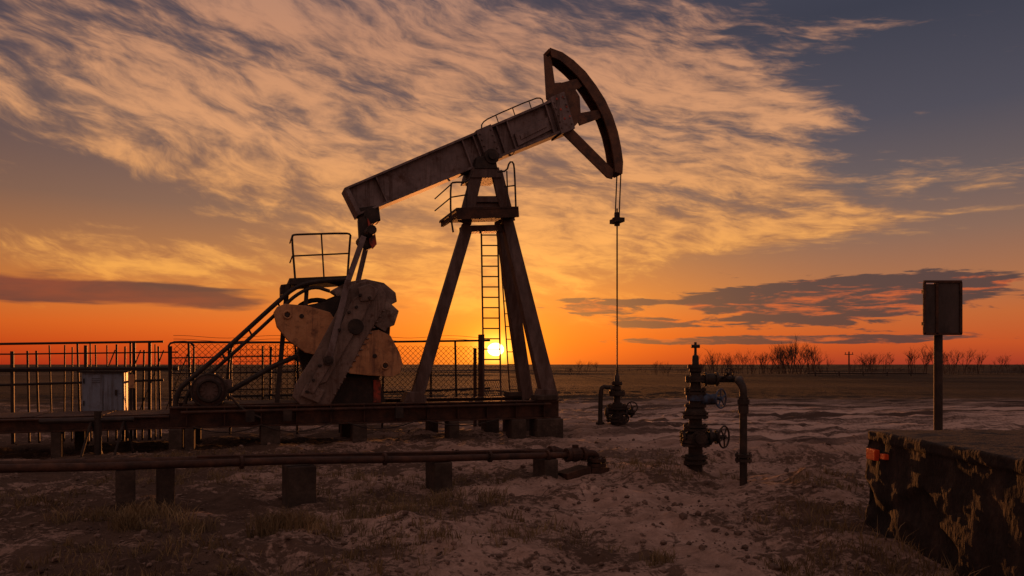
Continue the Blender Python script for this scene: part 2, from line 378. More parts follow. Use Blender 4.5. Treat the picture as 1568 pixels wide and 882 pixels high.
def f(bm):
    beam(bm,LP(557,362,-.86),LP(533,430,-.86),.08,.11); beam(bm,LP(533,430,-.86),LP(504,548,-.86),.08,.12)
    beam(bm,LP(563,368,.86),LP(546,440,.86),.08,.11); beam(bm,LP(546,440,.86),LP(500,556,.86),.08,.12)
part('pitman_arms',pj,M_beam,f,.01)
crank=[(545,434),(566,428),(583,436),(592,452),(590,470),(560,520),(505,622),(482,628),(462,622),(448,608),(452,590),(478,548),(520,470),(530,448)]
def f(bm):
    plate(bm,crank,-.80,-.58)
    plate(bm,[(540,458),(558,446),(570,458),(556,488),(500,585),(480,592),(478,580),(505,530)],-.86,-.80)
    plate(bm,[(470,585),(498,598),(488,618),(460,606)],-.88,-.80)
    plate(bm,[(548,440),(566,434),(580,444),(572,460),(552,462)],-.90,-.86)
    plate(bm,[(500,545),(512,550),(480,604),(468,598)],-.92,-.86)
    for k in range(16):     # toothed adjusting rack down the crank edge
        x=588-(588-508)*k/16; y=476+(612-476)*k/16; c=LP(x,y,-.82); beam(bm,c,c+V*.2,.06,.04,U)
part('crank',pj,M_crank,f,.02)
part('rear_crank',pj,M_dark,lambda bm:plate(bm,crank,.6,.8),.02)
up=[(505,446),(530,432),(560,427),(588,433),(606,448),(608,462),(600,466),(611,476),(604,498),(594,502),(590,508),(570,496),(540,470)]
def f(bm):
    plate(bm,up,-.52,-.30); plate(bm,up,.32,.52)
    plate(bm,[(540,440),(565,434),(585,440),(575,455),(548,460)],-.55,-.52)
part('crank_cheek',pj,M_cheek,f,.03)
L1=[(419,478),(424,470),(436,465),(470,468),(505,478),(522,500),(510,526),(490,545),(468,540),(440,520),(424,500)]
R1=[(520,560),(545,520),(560,508),(580,505),(598,514),(612,540),(617,558),(612,572),(600,577),(565,575),(535,572)]
def f(bm):
    plate(bm,L1,-.78,-.54); plate(bm,R1,-.78,-.54)
    for x,y,r in((440,482,.07),(590,560,.07)): c=LP(x,y,-.80); torus(bm,c,V,r,.02)
part('counterweights',pj,M_tan,f,.035)
def f(bm):
    plate(bm,[(452,470),(498,462),(520,452),(530,470),(500,492),(470,486)],-.54,-.4)
    for x,y in((440,482),(590,560),(462,484),(574,545)): c=LP(x,y,-.79); cyl(bm,c-V*.012,c+V*.02,.045,n=12)  # dark raised discs stand in for the shaded holes in the counterweights
    plate(bm,L1,.56,.78); plate(bm,R1,.56,.78)
    c=LP(545,500,-.88); cyl(bm,c,c+V*1.7,.16,n=18)
    c=LP(503,552,-.98); cyl(bm,c,c+V*.3,.10,n=12); cyl(bm,c-V*.03,c,.06,n=6)
    for x,y in((470,600),(480,582),(552,452),(566,456),(520,505),(535,478),(490,560),(546,470)): c=LP(x,y,-.93); cyl(bm,c-V*.02,c+V*.1,.035,n=6)
part('crank_hardware_and_hole_discs',pj,M_dark,f,.008)
def f(bm):
    plate(bm,[(470,470),(520,450),(585,460),(598,500),(594,560),(580,580),(470,580),(456,540)],-.3,.3)
    plate(bm,[(485,575),(580,575),(592,620),(455,620),(462,600)],-.42,.42)
    plate(bm,[(466,560),(600,560),(600,566),(466,566)],-.34,.34)
part('gearbox',pj,M_dark,f,.03)
part('gearbox_pedestal_cover',pj,M_red,lambda bm:plate(bm,[(572,582),(583,582),(583,616),(572,616)],-.46,-.43))
def f(bm):
    plate(bm,[(443,426),(532,422),(534,430),(443,436)],-.55,.55)
    plate(bm,[(430,436),(446,434),(446,446),(430,450)],-.5,.2)
    for tt in(-.5,.5):
        beam(bm,LP(440,436,tt),LP(424,618,tt),.06,.09); beam(bm,LP(470,436,tt),LP(468,470,tt),.06,.08)
part('gearbox_deck',pj,M_dark,f)
def f(bm):
    for tt in(-.52,.5):
        pipe(bm,[LP(452,428,tt),LP(447,366,tt),LP(448,360,tt),LP(456,359,tt),LP(530,357,tt),LP(537,359,tt),LP(536,366,tt),LP(532,424,tt)],.022,8,1)
        pipe(bm,[LP(449,392,tt),LP(535,388,tt)],.016,6); pipe(bm,[LP(492,358,tt),LP(496,424,tt)],.018,6)
    for y in(360,392): pipe(bm,[LP(448,y,-.52),LP(448,y,-.52)+V*1.02],.016,6)
part('gearbox_deck_handrail',pj,M_dark,f,smooth=True)
def f(bm):
    for tt in(-.62,-.3):
        pipe(bm,[LP(x,y,tt) for x,y in((532,428),(490,430),(455,437),(425,462),(340,540),(292,580),(270,600),(266,648))],.045,8,2)
        pipe(bm,[LP(x,y,tt) for x,y in((505,446),(480,438),(452,452),(430,474),(352,546),(300,590),(284,606),(280,648))],.035,8,2)
    for x,y,x2,y2 in((425,462,430,474),(380,503,386,514),(340,540,345,552),(300,574,306,586)):
        pipe(bm,[LP(x,y,-.62),LP(x2,y2,-.62)],.02,6); pipe(bm,[LP(x,y,-.62),LP(x,y,-.62)+V*.32],.02,6)
    c=LP(487,500,-.3); torus(bm,c+V*.05,V,.55,.05,30)
    pipe(bm,[LP(350,600,-.5),LP(420,560,-.5),LP(455,545,-.5)],.05,8)
part('belt_guard',pj,M_dark,f,smooth=True)
def f(bm):
    c=LP(320,598,-.75)
    lathe(bm,c,V,[(.08,-.06),(.2,-.05),(.30,0),(.33,.05),(.33,.10),(.29,.11),(.29,.75),(.33,.76),(.33,.82),(.15,.9)],24)
    for i in range(24):
        a=2*math.pi*i/24; o=(U*math.cos(a)+Z*math.sin(a)); beam(bm,c+o*.31+V*.12,c+o*.31+V*.74,.05,.012,o)
    beam(bm,c-Z*.36+V*.1-U*.0,c-Z*.36+V*.75,.7,.1,U); beam(bm,c+U*.32+V*.35-Z*.02,c+U*.32+V*.35+Z*.2,.18,.22,U)
    beam(bm,c-U*.45-Z*.40+V*.2,c+U*.55-Z*.40+V*.2,.2,.08)
    for i in range(10):
        a=2*math.pi*i/10; o=(U*math.cos(a)+Z*math.sin(a)); cyl(bm,c+o*.1-V*.075,c+o*.26-V*.045,.012,n=5)
part('electric_motor',pj,M_post,f,.004)
part('motor_end_ring',pj,M_dark,lambda bm:(torus(bm,LP(320,598,-.83),V,.2,.03,24),torus(bm,LP(320,598,-.80),V,.31,.02,24)))
def f(bm):
    for s0,s1,dr in((-9.4,-8.2,.25),(-8.2,-6.9,.3),(-6.6,-5.2,.28),(-5.0,-3.4,.25)):
        pipe(bm,[LW(s0+(s1-s0)*k/10,-1.10,.44-dr*4*(k/10)*(1-k/10)*.5) for k in range(11)],.012,5)
    pipe(bm,[LP(352,606,-1.0),LP(372,628,-1.05),LP(400,640,-1.06)],.025,6,1)
    for px in(383,440,610): s=LS(px,-1.0); beam(bm,LW(s,-1.08,.50),LW(s,-1.08,.72),.16,.1,U)
part('cables_and_junction_boxes',pj,M_dark,f)
# ================================================================== FENCE behind the pump
fn=empty('mesh_fence')
TF=2.0
def f(bm):
    for px in(-40,-10,20,45,60,80,98,110,123,132,140,150,165,178,190,200,207,218,229,238,246,262,293,352,412,455,520,585,660,700):
        s=LS(px,TF); top=2.0+.13*(s+12)/9; pipe(bm,[LW(s,TF,0-.1),LW(s+random.uniform(-.06,.06),TF,top+random.uniform(-.14,.10))],.028 if px>250 else random.choice((.016,.022,.036)),6)
    for s0,s1 in((-17,-10.2),(-10,-2.6)):
        for z in(1.97,1.12) if s0<-12 else (2.08,.85): pipe(bm,[LW(s0,TF,z),LW((s0+s1)/2,TF,z+.03),LW(s1,TF,z+.12)],.026,6)
    pipe(bm,[LW(-17,TF,1.45),LW(-9.9,TF,1.5)],.05,6)
    pipe(bm,[LW(-17,TF,1.78),LW(-13,TF,1.80),LW(-9.9,TF,1.86)],.016,6)
    for px in(136,176,212,252): s=LS(px,TF); pipe(bm,[LW(s,TF,.5),LW(s+.5,TF,1.9)],.014,5)
part('posts_and_rails',fn,M_wire,f)
def f(bm):
    s=LS(737,TF); beam(bm,LW(s,TF,-.1),LW(s,TF,2.35),.13,.13); s+=-.17; beam(bm,LW(s,TF,-.1),LW(s,TF,2.0),.07,.07)
part('corner_post',fn,M_rust,f)
def mesh_panel(bm,P0,P1,z0,z1,sp,r=.0045):
    L=(P1-P0).length; d=(P1-P0)/L; h=z1-z0; k=-h
    while k<L:
        for sgn in(0,1):
            a0=max(k,0); a1=min(k+h,L)
            if a1-a0<.02: continue
            za,zb=(a0-k,a1-k) if not sgn else (h-(a0-k),h-(a1-k))
            cyl(bm,P0+d*a0+Z*(z0+za),P0+d*a1+Z*(z0+zb),r,n=3)
        k+=sp
def f(bm):
    mesh_panel(bm,LW(-10,TF+.03,0),LW(LS(737,TF),TF+.03,0),.5,2.05,.13,.0055)
    mesh_panel(bm,LW(LS(737,TF),TF+.03,0),LW(LS(737,TF)+1.6,TF+1.6,0),.1,1.2,.13)
part('chain_link',fn,M_wire,f)
def f(bm):
    for z in(2.12,2.2): pipe(bm,[LW(s,TF,z+.03*math.sin(s*3)+.1*(s+10)/8) for s in np.linspace(-10,-2.8,40)],.006,4)
part('barbed_wire',fn,M_wire,f)
gc=empty('guard_railing')
def f(bm):
    tt=1.25
    for px in(262,297,350,402,452): pipe(bm,[LP(px,640,tt),LP(px,530,tt)],.022,6)
    pipe(bm,[LP(262,640,tt),LP(258,530,tt),LP(262,524,tt),LP(290,523,tt),LP(297,530,tt)],.024,6,1)
    pipe(bm,[LP(340,640,tt),LP(352,540,tt),LP(356,528,tt),LP(362,525,tt),LP(440,524,tt),LP(455,528,tt),LP(458,640,tt)],.024,6,1)
    for y in(548,572,598): pipe(bm,[LP(262,y,tt),LP(456,y-3,tt)],.014,6)
    for px in range(368,455,9): pipe(bm,[LP(px,640,tt),LP(px,527,tt)],.006,4)
    for y in range(536,640,9): pipe(bm,[LP(356,y,tt),LP(456,y-2,tt)],.006,4)
    for px in range(268,350,9): pipe(bm,[LP(px,640,tt),LP(px,550,tt)],.006,4)
part('rails',gc,M_wire,f)
# ================================================================== control cabinet
cb=empty('control_cabinet')
def cbx(bm,x0,x1,y0,y1,z0,z1): 
    p=LW((x0+x1)/2,y0,(z0+z1)/2); beam(bm,p,LW((x0+x1)/2,y1,(z0+z1)/2),x1-x0,z1-z0,U)
sc=LS(161,1.3)
def f(bm):
    cbx(bm,sc-.38,sc+.38,1.1,1.6,.52,1.42); cbx(bm,sc-.35,sc+.35,1.075,1.1,.56,1.38)
part('body',cb,M_cab,f,.008)
def f(bm):
    cbx(bm,sc-.43,sc+.43,1.02,1.65,1.42,1.46)
    for a in(-.36,.36):
        for b_ in(1.14,1.56): cbx(bm,sc+a-.025,sc+a+.025,b_-.025,b_+.025,-.1,.52)
    cbx(bm,sc+.22,sc+.26,1.04,1.075,.95,1.07); cbx(bm,sc-.355,sc-.33,1.05,1.075,.75,.85); cbx(bm,sc-.355,sc-.33,1.05,1.075,1.2,1.3); cbx(bm,sc-.004,sc+.004,1.07,1.076,.58,1.36)
    for z in(1.22,1.26,1.30): cbx(bm,sc-.2,sc-.05,1.068,1.075,z-.01,z)
part('roof_legs_and_door_fittings',cb,M_dark,f)
part('warning_plate',cb,M_tan,lambda bm:cbx(bm,sc+.48,sc+.58,1.0,1.02,1.1,1.38))
part('warning_plate_post',cb,M_dark,lambda bm:cbx(bm,sc+.50,sc+.54,1.03,1.06,-.1,1.38))
tr=empty('pipe_trestle')
def f(bm):
    for px in(140,190):
        s=LS(px,-1.4); b0=LW(s,-1.4,.62)
        for q in(-.22,.22): pipe(bm,[b0,LW(s+q*.6,-1.4+q,-.05)],.022,6)
    pipe(bm,[LW(LS(60,-1.4),-1.4,.62),LW(LS(205,-1.4),-1.4,.62)],.04,8)
    pipe(bm,[LW(LS(150,-1.4),-1.4,.78),LW(LS(150,-1.4),-1.4,.0)],.06,8)
part('frame',tr,M_dark,f,smooth=True)
# ================================================================== flow line pipes
pl=empty('pipeline')
A0=Vector((-4.1,7.7,0)); A1=Vector((.60,10.2,0)); dA=(A1-A0)
NP=Vector((-dA.y,dA.x,0)).normalized()
def on(x,off=0): 
    k=(x-A0.x)/dA.x; return A0+dA*k+NP*off+Z*(.515+(.30-.515)*k)
ND=dA.normalized()
def f(bm):
    pipe(bm,[on(-9.0),on(-6),on(-4.4)-Z*.012,on(-2.6)+Z*.006,on(-1.2)-Z*.01,on(.78)],.045,14)
    pipe(bm,[on(-9.0,.32)-Z*.03,on(-3.6,.32),on(.7,.32)+Z*.02],.043,14)
    pipe(bm,[on(-3.5,.22)+Z*.05,on(-2.0,.22)+Z*.05,on(.4,.22)+Z*.045],.016,8)
    for x in(-5.6,-3.1,-1.6,-.3,.5):
        flange(bm,on(x),ND,.075,.03)
    for x in(-2.2,-.6,.4): flange(bm,on(x,.32),ND,.07,.03)
part('pipes',pl,M_rust,f,smooth=True)
def sup(bm,px,py,w,dpt,off=.12):
    d=EYE*F/(py-HY); x=(px-CX)*d/F; k=(x-A0.x)/dA.x
    p=A0+dA*k+NP*off; z=on(x).z-.055
    beam(bm,Vector((p.x,p.y,-.3)),Vector((p.x,p.y,z)),w,dpt,ND)
def f(bm):
    for px,py,w,dp in((195,785,.19,.3),(450,770,.33,.4),(674,750,.25,.35),(842,731,.22,.35)): sup(bm,px,py,w,dp)
    sup(bm,-160,820,.3,.3)
    p=on(-3.78,.42); beam(bm,Vector((p.x,p.y,-.3)),Vector((p.x,p.y,.42)),.19,.2,ND)
part('supports',pl,M_conc,f,.015)
def f(bm):
    e=on(.80); g=on(.72,.32)
    flange(bm,e,ND,.10,.05); lathe(bm,e,ND,[(.05,0),(.09,.05),(.11,.12),(.09,.2),(.05,.25)],14); flange(bm,e+ND*.26,ND,.10,.05)
    cyl(bm,e+ND*.13,e+ND*.13+Z*.14,.05,n=8)
    e2=e+ND*.3; pipe(bm,[e2,e2+ND*.14,e2+ND*.20-Z*.05,e2+ND*.20-Z*.42],.055,12,1); flange(bm,e2+ND*.20-Z*.1,Z,.14,.05); flange(bm,e2+ND*.20-Z*.17,Z,.14,.05)
    flange(bm,g,ND,.10,.04); lathe(bm,g,ND,[(.05,0),(.10,.06),(.05,.2)],14); pipe(bm,[g+ND*.1,g+ND*.4,g+ND*.5-Z*.08,e2+ND*.3-Z*.1],.04,10,1)
    beam(bm,e2+ND*.20-Z*.5,e2+ND*.20-Z*.2,.28,.28); beam(bm,e-ND*.1-Z*.3,e+ND*.3-Z*.22,.3,.1)
part('end_valve',pl,M_rust,f,.004)
# ================================================================== WELLHEAD under the horsehead
wh=empty('wellhead'); wb=LW(0,0,0)
def f(bm):
    lathe(bm,wb-Z*.15,Z,[(.16,0),(.16,.35),(.13,.36),(.13,.5),(.10,.52),(.10,.7),(.12,.72),(.12,.80),(.08,.82),(.08,1.1),(.10,1.12),(.10,1.2),(.06,1.22),(.06,1.45),(.035,1.48),(.035,1.6)],18)
    for z,r in((.22,.27),(.29,.27),(.52,.24),(.58,.24),(.86,.2),(.91,.2),(1.12,.13)): flange(bm,wb+Z*z,Z,r,.05)
    X=Vector((1,0,0)); cyl(bm,wb+Z*.42,wb+Z*.42+X*.42,.07,n=12); flange(bm,wb+Z*.42+X*.22,X,.13,.04); flange(bm,wb+Z*.42+X*.34,X,.13,.04); cyl(bm,wb+Z*.42-X*.3,wb+Z*.42,.06,n=12); flange(bm,wb+Z*.42-X*.25,X,.12,.05)
    wheel(bm,wb+Z*.55+X*.34-Vector((0,.14,0)),Vector((.3,1,0)),.13,.015); wheel(bm,wb+Z*.3+X*.1-Vector((0,.4,0)),Vector((0,1,0)),.12,.015)
    cyl(bm,wb+Z*.3+X*.1,wb+Z*.3+X*.1-Vector((0,.4,0)),.025,n=8)
    pipe(bm,[wb+Z*1.0,wb+Z*1.02-X*.22,wb+Z*1.05-X*.36,wb+Z*.9-X*.4,wb+Z*.3-X*.41,wb-Z*.1-X*.41],.055,12,1); flange(bm,wb+Z*.15-X*.41,Z,.11,.04); flange(bm,wb+Z*.98-X*.16,X,.11,.04)
part('casing_head_and_valves',wh,M_dark,f,smooth=True)
# ================================================================== valve tree (right)
vt=empty('wellhead_valve_tree'); vb=Vector((2.63,10.3,0)); X=Vector((1,0,0)); Yv=Vector((0,1,0))
def f(bm):
    lathe(bm,vb-Z*.15,Z,[(.10,0),(.10,.32),(.13,.34),(.13,.44),(.10,.46),(.10,.56),(.155,.60),(.17,.66),(.155,.74),(.10,.78),(.09,.98),(.14,1.0),(.15,1.06),(.12,1.14),(.085,1.16),(.085,1.3),(.07,1.5),(.07,1.62),(.09,1.64),(.09,1.70),(.05,1.72),(.045,1.86),(.02,1.88),(.018,2.06)],20)
    for z,r in((.19,.17),(.26,.17),(.44,.20),(.49,.20),(.66,.17),(.71,.17),(.84,.18),(.89,.18),(1.0,.15),(1.18,.15),(1.23,.15),(1.36,.14),(1.40,.14),(1.56,.11)): flange(bm,vb+Z*z,Z,r,.035)
    cyl(bm,vb+Z*1.85-X*.06,vb+Z*1.85+X*.06,.025,n=8)
    c=vb+Z*.55; cyl(bm,c,c+X*.32,.07,n=14); flange(bm,c+X*.2,X,.12,.035); flange(bm,c+X*.3,X,.10,.03); cyl(bm,c+X*.3,c+X*.40,.03,n=8); wheel(bm,c+X*.41,X*.75-Yv*.7,.155,.014,5)
    cyl(bm,c,c-X*.2,.06,n=12); flange(bm,c-X*.18,X,.10,.04)
    cyl(bm,c,c-Yv*.3,.07,n=12); flange(bm,c-Yv*.22,Yv,.11,.03)
    c=vb+Z*1.04; cyl(bm,c,c+X*.30,.025,n=8)
    c=vb+Z*1.38; cyl(bm,c,c+X*.3,.05,n=12); flange(bm,c+X*.14,X,.10,.03); flange(bm,c+X*.30,X,.10,.03)
    lathe(bm,c+X*.14,X,[(.06,0),(.085,.05),(.085,.12),(.06,.17)],12)
    wheel(bm,c+X*.42+Z*.08-Yv*.2,X*.3-Yv,.075,.01); cyl(bm,c+X*.36,c+X*.42+Z*.08-Yv*.2,.018,n=6)
    pipe(bm,[vb+Z*.3-X*.12,vb+Z*.1-X*.16,vb-Z*.05-X*.16],.02,6)
part('tree_body',vt,M_dark,f,smooth=True)
def f(bm):
    c=vb+Z*1.1; lathe(bm,c+X*.04,X,[(.08,0),(.085,.1),(.06,.18),(.07,.2),(.07,.24)],12)
    wheel(bm,c+X*.36-Yv*.02,X*.7-Yv*.75,.135,.013,5); cyl(bm,c+X*.2,c+X*.38,.022,n=8); lathe(bm,vb+Z*1.07,Z,[(.12,0),(.13,.03),(.13,.09),(.10,.12)],16)
part('blue_gate_valve',vt,M_blue,f,smooth=True)
def f(bm):
    c=vb+Z*1.38; D=Vector((2.98,9.25,0))
    e=Vector((D.x,D.y,c.z-.02))
    pipe(bm,[c+X*.3,c+X*.46,c+X*.6-Yv*.2,e+Z*.03+Vector((-.05,.1,0)),e-Z*.05,e-Z*.25,D-Z*.15],.048,12,2)
    flange(bm,D+Z*.42,Z,.105,.04); flange(bm,D+Z*.36,Z,.105,.04); flange(bm,e-Z*.25,Z,.075,.06,4); cyl(bm,e-Z*.30,e-Z*.40,.065,n=12)
part('drop_pipe',vt,M_dark,f,smooth=True)
# ================================================================== SIGN
sg=empty('information_sign')
def f(bm):
    d=9.0; cyl(bm,Vector((5.34,d,-.2)),Vector((5.34,d,2.62)),.05,n=12)
    for z in(2.1,2.5): beam(bm,Vector((5.12,d-.03,z)),Vector((5.57,d-.03,z)),.03,.04)
part('post',sg,M_dark,f)
def f(bm):
    d=9.0
    beam(bm,Vector((5.11,d-.07,2.28)),Vector((5.265,d-.07,2.28)),.02,.62,Yv); beam(bm,Vector((5.28,d-.07,2.30)),Vector((5.58,d-.07,2.30)),.02,.66,Yv)
part('panel',sg,M_sign,f,.004)
def f(bm):
    d=9.0-.085
    for a,b_ in(((5.11,1.97),(5.58,1.97)),((5.11,2.62),(5.58,2.62)),((5.12,1.97),(5.12,2.61)),((5.272,1.97),(5.272,2.61)),((5.57,1.97),(5.57,2.61))):
        beam(bm,Vector((a[0],d,a[1])),Vector((b_[0],d,b_[1])),.02,.03,Yv)
part('frame',sg,M_rust,f)
# ================================================================== rough block with a sunlit patch put in as red plates
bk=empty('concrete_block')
def blk():
    bm=bmesh.new(); bmesh.ops.create_cube(bm,size=1); bmesh.ops.subdivide_edges(bm,edges=bm.edges,cuts=90,use_grid_fill=True)
    x0,x1,y0,y1,z0,z1=3.36,5.6,4.2,6.85,-.3,.97
    for v in bm.verts:
        c=v.co; p=Vector((x0+(c.x+.5)*(x1-x0),y0+(c.y+.5)*(y1-y0),z0+(c.z+.5)*(z1-z0)))
        n=Vector((-1 if c.x<-.49 else 0,1 if c.y>.49 else(-1 if c.y<-.49 else 0),1 if c.z>.49 else 0))
        a=mnoise.fractal(p*3.5,1,2,4)*.020+mnoise.noise(p*18)*.005
        sp_=mnoise.noise(Vector((p.x*1.7+3,p.y*1.7+1,p.z*2.5+7))); a-=.05*max(0,min(1,(sp_-.22)*6))
        if p.z>.88 and n.x: a+=.018
        edge=sum(1 for q in n if q)>1
        if n.z and not edge: a*=.2
        p+=n*(a-(.012 if edge else 0)); v.co=p
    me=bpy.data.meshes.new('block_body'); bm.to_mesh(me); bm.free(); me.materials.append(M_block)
    for q in me.polygons: q.use_smooth=True
    o=bpy.data.objects.new('block_body',me); scn.collection.objects.link(o); o.parent=bk
blk()
part('sunlit_patch_plates',bk,mk_mat('sunlit_patch_red',[c4(.45,.04,.012),c4(.7,.10,.025)],9,.3,0,.2),lambda bm:(beam(bm,Vector((3.345,6.66,.71)),Vector((3.345,6.66,.81)),.05,.16,X),beam(bm,Vector((3.345,6.45,.74)),Vector((3.345,6.45,.79)),.045,.08,X)),.006)  # added red plates carry the orange sunlit patch as colour
# ================================================================== scattered clods, grass
def add_mesh(name,V_,F_,mat):
    me=bpy.data.meshes.new(name); me.from_pydata(V_,[],F_); me.update(); me.materials.append(mat)
    o=bpy.data.objects.new(name,me); scn.collection.objects.link(o); return o
Vs=[];Fs=[]
ico=bmesh.new(); bmesh.ops.create_icosphere(ico,subdivisions=1,radius=1); iv=[v.co.copy() for v in ico.verts]; ifc=[[v.index for v in fc.verts] for fc in ico.faces]; ico.free()
for i in range(7500):
    y=4.3+abs(rng.normal())*5; x=rng.uniform(-.8,.8)*(y+1.5)
    cl=fbm(np.array(x*.9),np.array(y*.9),2)
    if cl<.45 and rng.rand()<.75: continue
    r=.006+.034*rng.rand()**5+.004*y/6; z=gz(x,y); b0=len(Vs); sq=rng.uniform(.5,.9)
    for v in iv:
        k=r*rng.uniform(.65,1.3); Vs.append((x+v.x*k,y+v.y*k,z+v.z*k*sq+r*.2))
    Fs+=[[b0+a for a in q] for q in ifc]
add_mesh('gravel',Vs,Fs,mk_mat('soil_clods',[c4(.035,.021,.016),c4(.09,.058,.045),c4(.24,.165,.135)],3,.95,0,.3))
Vs=[];Fs=[]
def tuft(x,y,n,h,sp):
    z=gz(x,y)-.01
    for _ in range(n):
        a=rng.uniform(0,6.28); r=sp*rng.rand()**.5; bx=x+r*math.cos(a); by=y+r*math.sin(a)
        hh=h*rng.uniform(.4,1.2); la=rng.uniform(0,6.28); ln=hh*rng.uniform(.15,.9); w=.0035*rng.uniform(.7,1.5)
        p=rng.uniform(0,3.14); wx,wy=w*math.cos(p),w*math.sin(p); b0=len(Vs)
        mx,my=bx+.4*ln*math.cos(la),by+.4*ln*math.sin(la)
        Vs.extend([(bx-wx,by-wy,z),(bx+wx,by+wy,z),(mx+wx*.8,my+wy*.8,z+hh*.65),(mx-wx*.8,my-wy*.8,z+hh*.65),(bx+ln*math.cos(la),by+ln*math.sin(la),z+hh)])
        Fs.extend([(b0,b0+1,b0+2,b0+3),(b0+3,b0+2,b0+4)])
for i in range(3200):
    y=rng.uniform(4.4,13); x=rng.uniform(-.78,.62)*(y+.5)
    cl=float(fbm(np.array(x*.7+3),np.array(y*.7),3)); lim=.50 if x<-.3 else .64
    if y<6.5 and x<-.8: lim=.46
    if cl<lim: continue
    tuft(x,y,rng.randint(5,20),rng.uniform(.05,.14),rng.uniform(.03,.14))
for px,py,n,h in((420,815,90,.2),(450,800,70,.2),(475,808,60,.16),(760,768,30,.2),(560,780,40,.15),(620,790,40,.14),(830,828,30,.1),(675,778,40,.16),(1000,838,20,.1),(1240,790,30,.12),(1300,800,30,.14),(1200,868,30,.08),(740,772,20,.12),(150,800,80,.16),(190,815,80,.16),(300,812,60,.14),(245,800,60,.16),(500,790,30,.14),(680,762,30,.12),(1290,850,20,.1)):
    d=EYE*F/(py-HY)
    for _ in range(4): tuft((px-CX)*d/F+rng.normal()*.16,d+rng.normal()*.16,n,h,.13)
for i in range(26):
    x=rng.uniform(3.0,3.3); y=rng.uniform(4.9,6.6); tuft(x,y,5,rng.uniform(.1,.3),.05)
add_mesh('grass',Vs,Fs,mk_mat('dry_grass',[c4(.06,.04,.02),c4(.13,.09,.045),c4(.22,.155,.08)],2,.9,0,0))
# ================================================================== distant trees
Vs=[];Fs=[]
def stick(p,q,r):
    d,s,u=ortho(q-p,Vector((1,.2,0))); b0=len(Vs)
    for c,rr in((p,r),(q,r*.6)):
        for k in range(3): a=2.094*k; Vs.append(tuple(c+(s*math.cos(a)+u*math.sin(a))*rr))
    for k in range(3): Fs.append((b0+k,b0+(k+1)%3,b0+3+(k+1)%3,b0+3+k))
def grow(p,d,L,r,lv):
    q=p+d*L; stick(p,q,r)
    if lv==0: return
    for _ in range(random.choice((2,3,3))):
        nd=(d+Vector((random.gauss(0,.40),random.gauss(0,.40),random.gauss(.2,.2)))).normalized()
        grow(p.lerp(q,random.uniform(.45,1)),nd,L*random.uniform(.6,.85),r*.64,lv-1)
def tree(px,h,d):
    x=(px-CX)*d/F; z=gz(x,d)
    for _ in range(3): grow(Vector((x+random.gauss(0,.5),d+random.gauss(0,.4),z-.2)),Vector((random.gauss(0,.2),random.gauss(0,.2),1)).normalized(),h*.46,.056*h/4,4)
for px,hp in [(1066,18),(1078,24),(1092,28),(1100,24),(1112,20),(1120,24),(1132,26),(1145,28),(1158,26),(1170,28),(1183,30),(1190,30),(1196,36),(1201,34),(1206,38),(1214,40),(1219,38),(1223,40),(1232,38),(1242,36),(1250,34),(1258,22),(1315,20),(1326,24),(1333,26),(1340,26),(1352,24),(1398,30),(1410,34),(1422,36),(1436,30),(1455,26),(1475,32),(1500,28),(1530,24),(888,16),(912,14),(1012,13),(1018,14),(870,9)]:
    d=random.uniform(95,120); tree(px,(hp+6)*d/F,d)
for _ in range(50): tree(random.uniform(1060,1568),random.uniform(8,17)*.11,random.uniform(95,130))
for _ in range(14): tree(random.uniform(840,1060),random.uniform(5,9)*.12,random.uniform(100,140))
for _ in range(16): tree(random.uniform(-100,600),random.uniform(5,12)*.12,random.uniform(110,150))
add_mesh('distant_bare_trees',Vs,Fs,M_tree)
up_=empty('utility_pole')
def f(bm):
    d=100; x=(1300-CX)*d/F; cyl(bm,Vector((x,d,-1)),Vector((x,d,3.3)),.11,.09,8); beam(bm,Vector((x-.6,d,2.9)),Vector((x+.6,d,2.9)),.1,.1)
    for q in(-.5,0,.5): cyl(bm,Vector((x+q,d,2.95)),Vector((x+q,d,3.2)),.05,n=6)
part('pole_and_crossarm',up_,M_wood,f)
rk=empty('distant_pipe_rack')
def f(bm):
    d=90
    for x in np.arange(38,54,3.0): cyl(bm,Vector((x,d,-1)),Vector((x,d,.55)),.07,n=6)
    cyl(bm,Vector((37,d,.4)),Vector((52,d,.4)),.08,n=6)
part('rack_frame',rk,M_wire,f)
# ================================================================== SKY
w=bpy.data.worlds.new('World'); scn.world=w; w.use_nodes=True; t=w.node_tree; t.nodes.clear()
tc=t.nodes.new('ShaderNodeTexCoord'); sp=t.nodes.new('ShaderNodeSeparateXYZ'); t.links.new(tc.outputs['Generated'],sp.inputs[0])
x,y,z=[E(t,sp.outputs[i]) for i in range(3)]
A=x.op('ARCTAN2',y); El=z.op('ARCSINE')
SA=math.atan((759-CX)/F); SE=math.atan((HY-535)/F)
def ae(px,py):
    a=math.atan((px-CX)/F); return a,math.atan((HY-py)/F*math.cos(a))
e8=El*1.25  # ramp covers 0..0.8 rad
def st(l): return [(e*1.25,S(*c)) for e,c in l]
cen=e8.ramp(st([(0,(176,48,24)),(.02,(202,66,24)),(.05,(218,94,30)),(.09,(208,118,48)),(.14,(176,112,64)),(.2,(134,96,76)),(.27,(106,83,80)),(.36,(84,71,79)),(.46,(66,60,72)),(.6,(80,76,90)),(.79,(150,125,118))]))
rgt=e8.ramp(st([(0,(160,54,38)),(.025,(190,76,38)),(.06,(188,94,48)),(.1,(168,104,68)),(.16,(134,98,82)),(.22,(102,86,86)),(.3,(74,70,82)),(.42,(53,54,69)),(.6,(70,70,88)),(.79,(140,120,118))]))
base=mix(t,(A+(El*.3)).sm(.10,.55),cen,rgt)
base=mix(t,(A*-1.0).sm(.35,.85)*.45,base,mix(t,1.0,base,c4(.5,.42,.5),'MULTIPLY'))
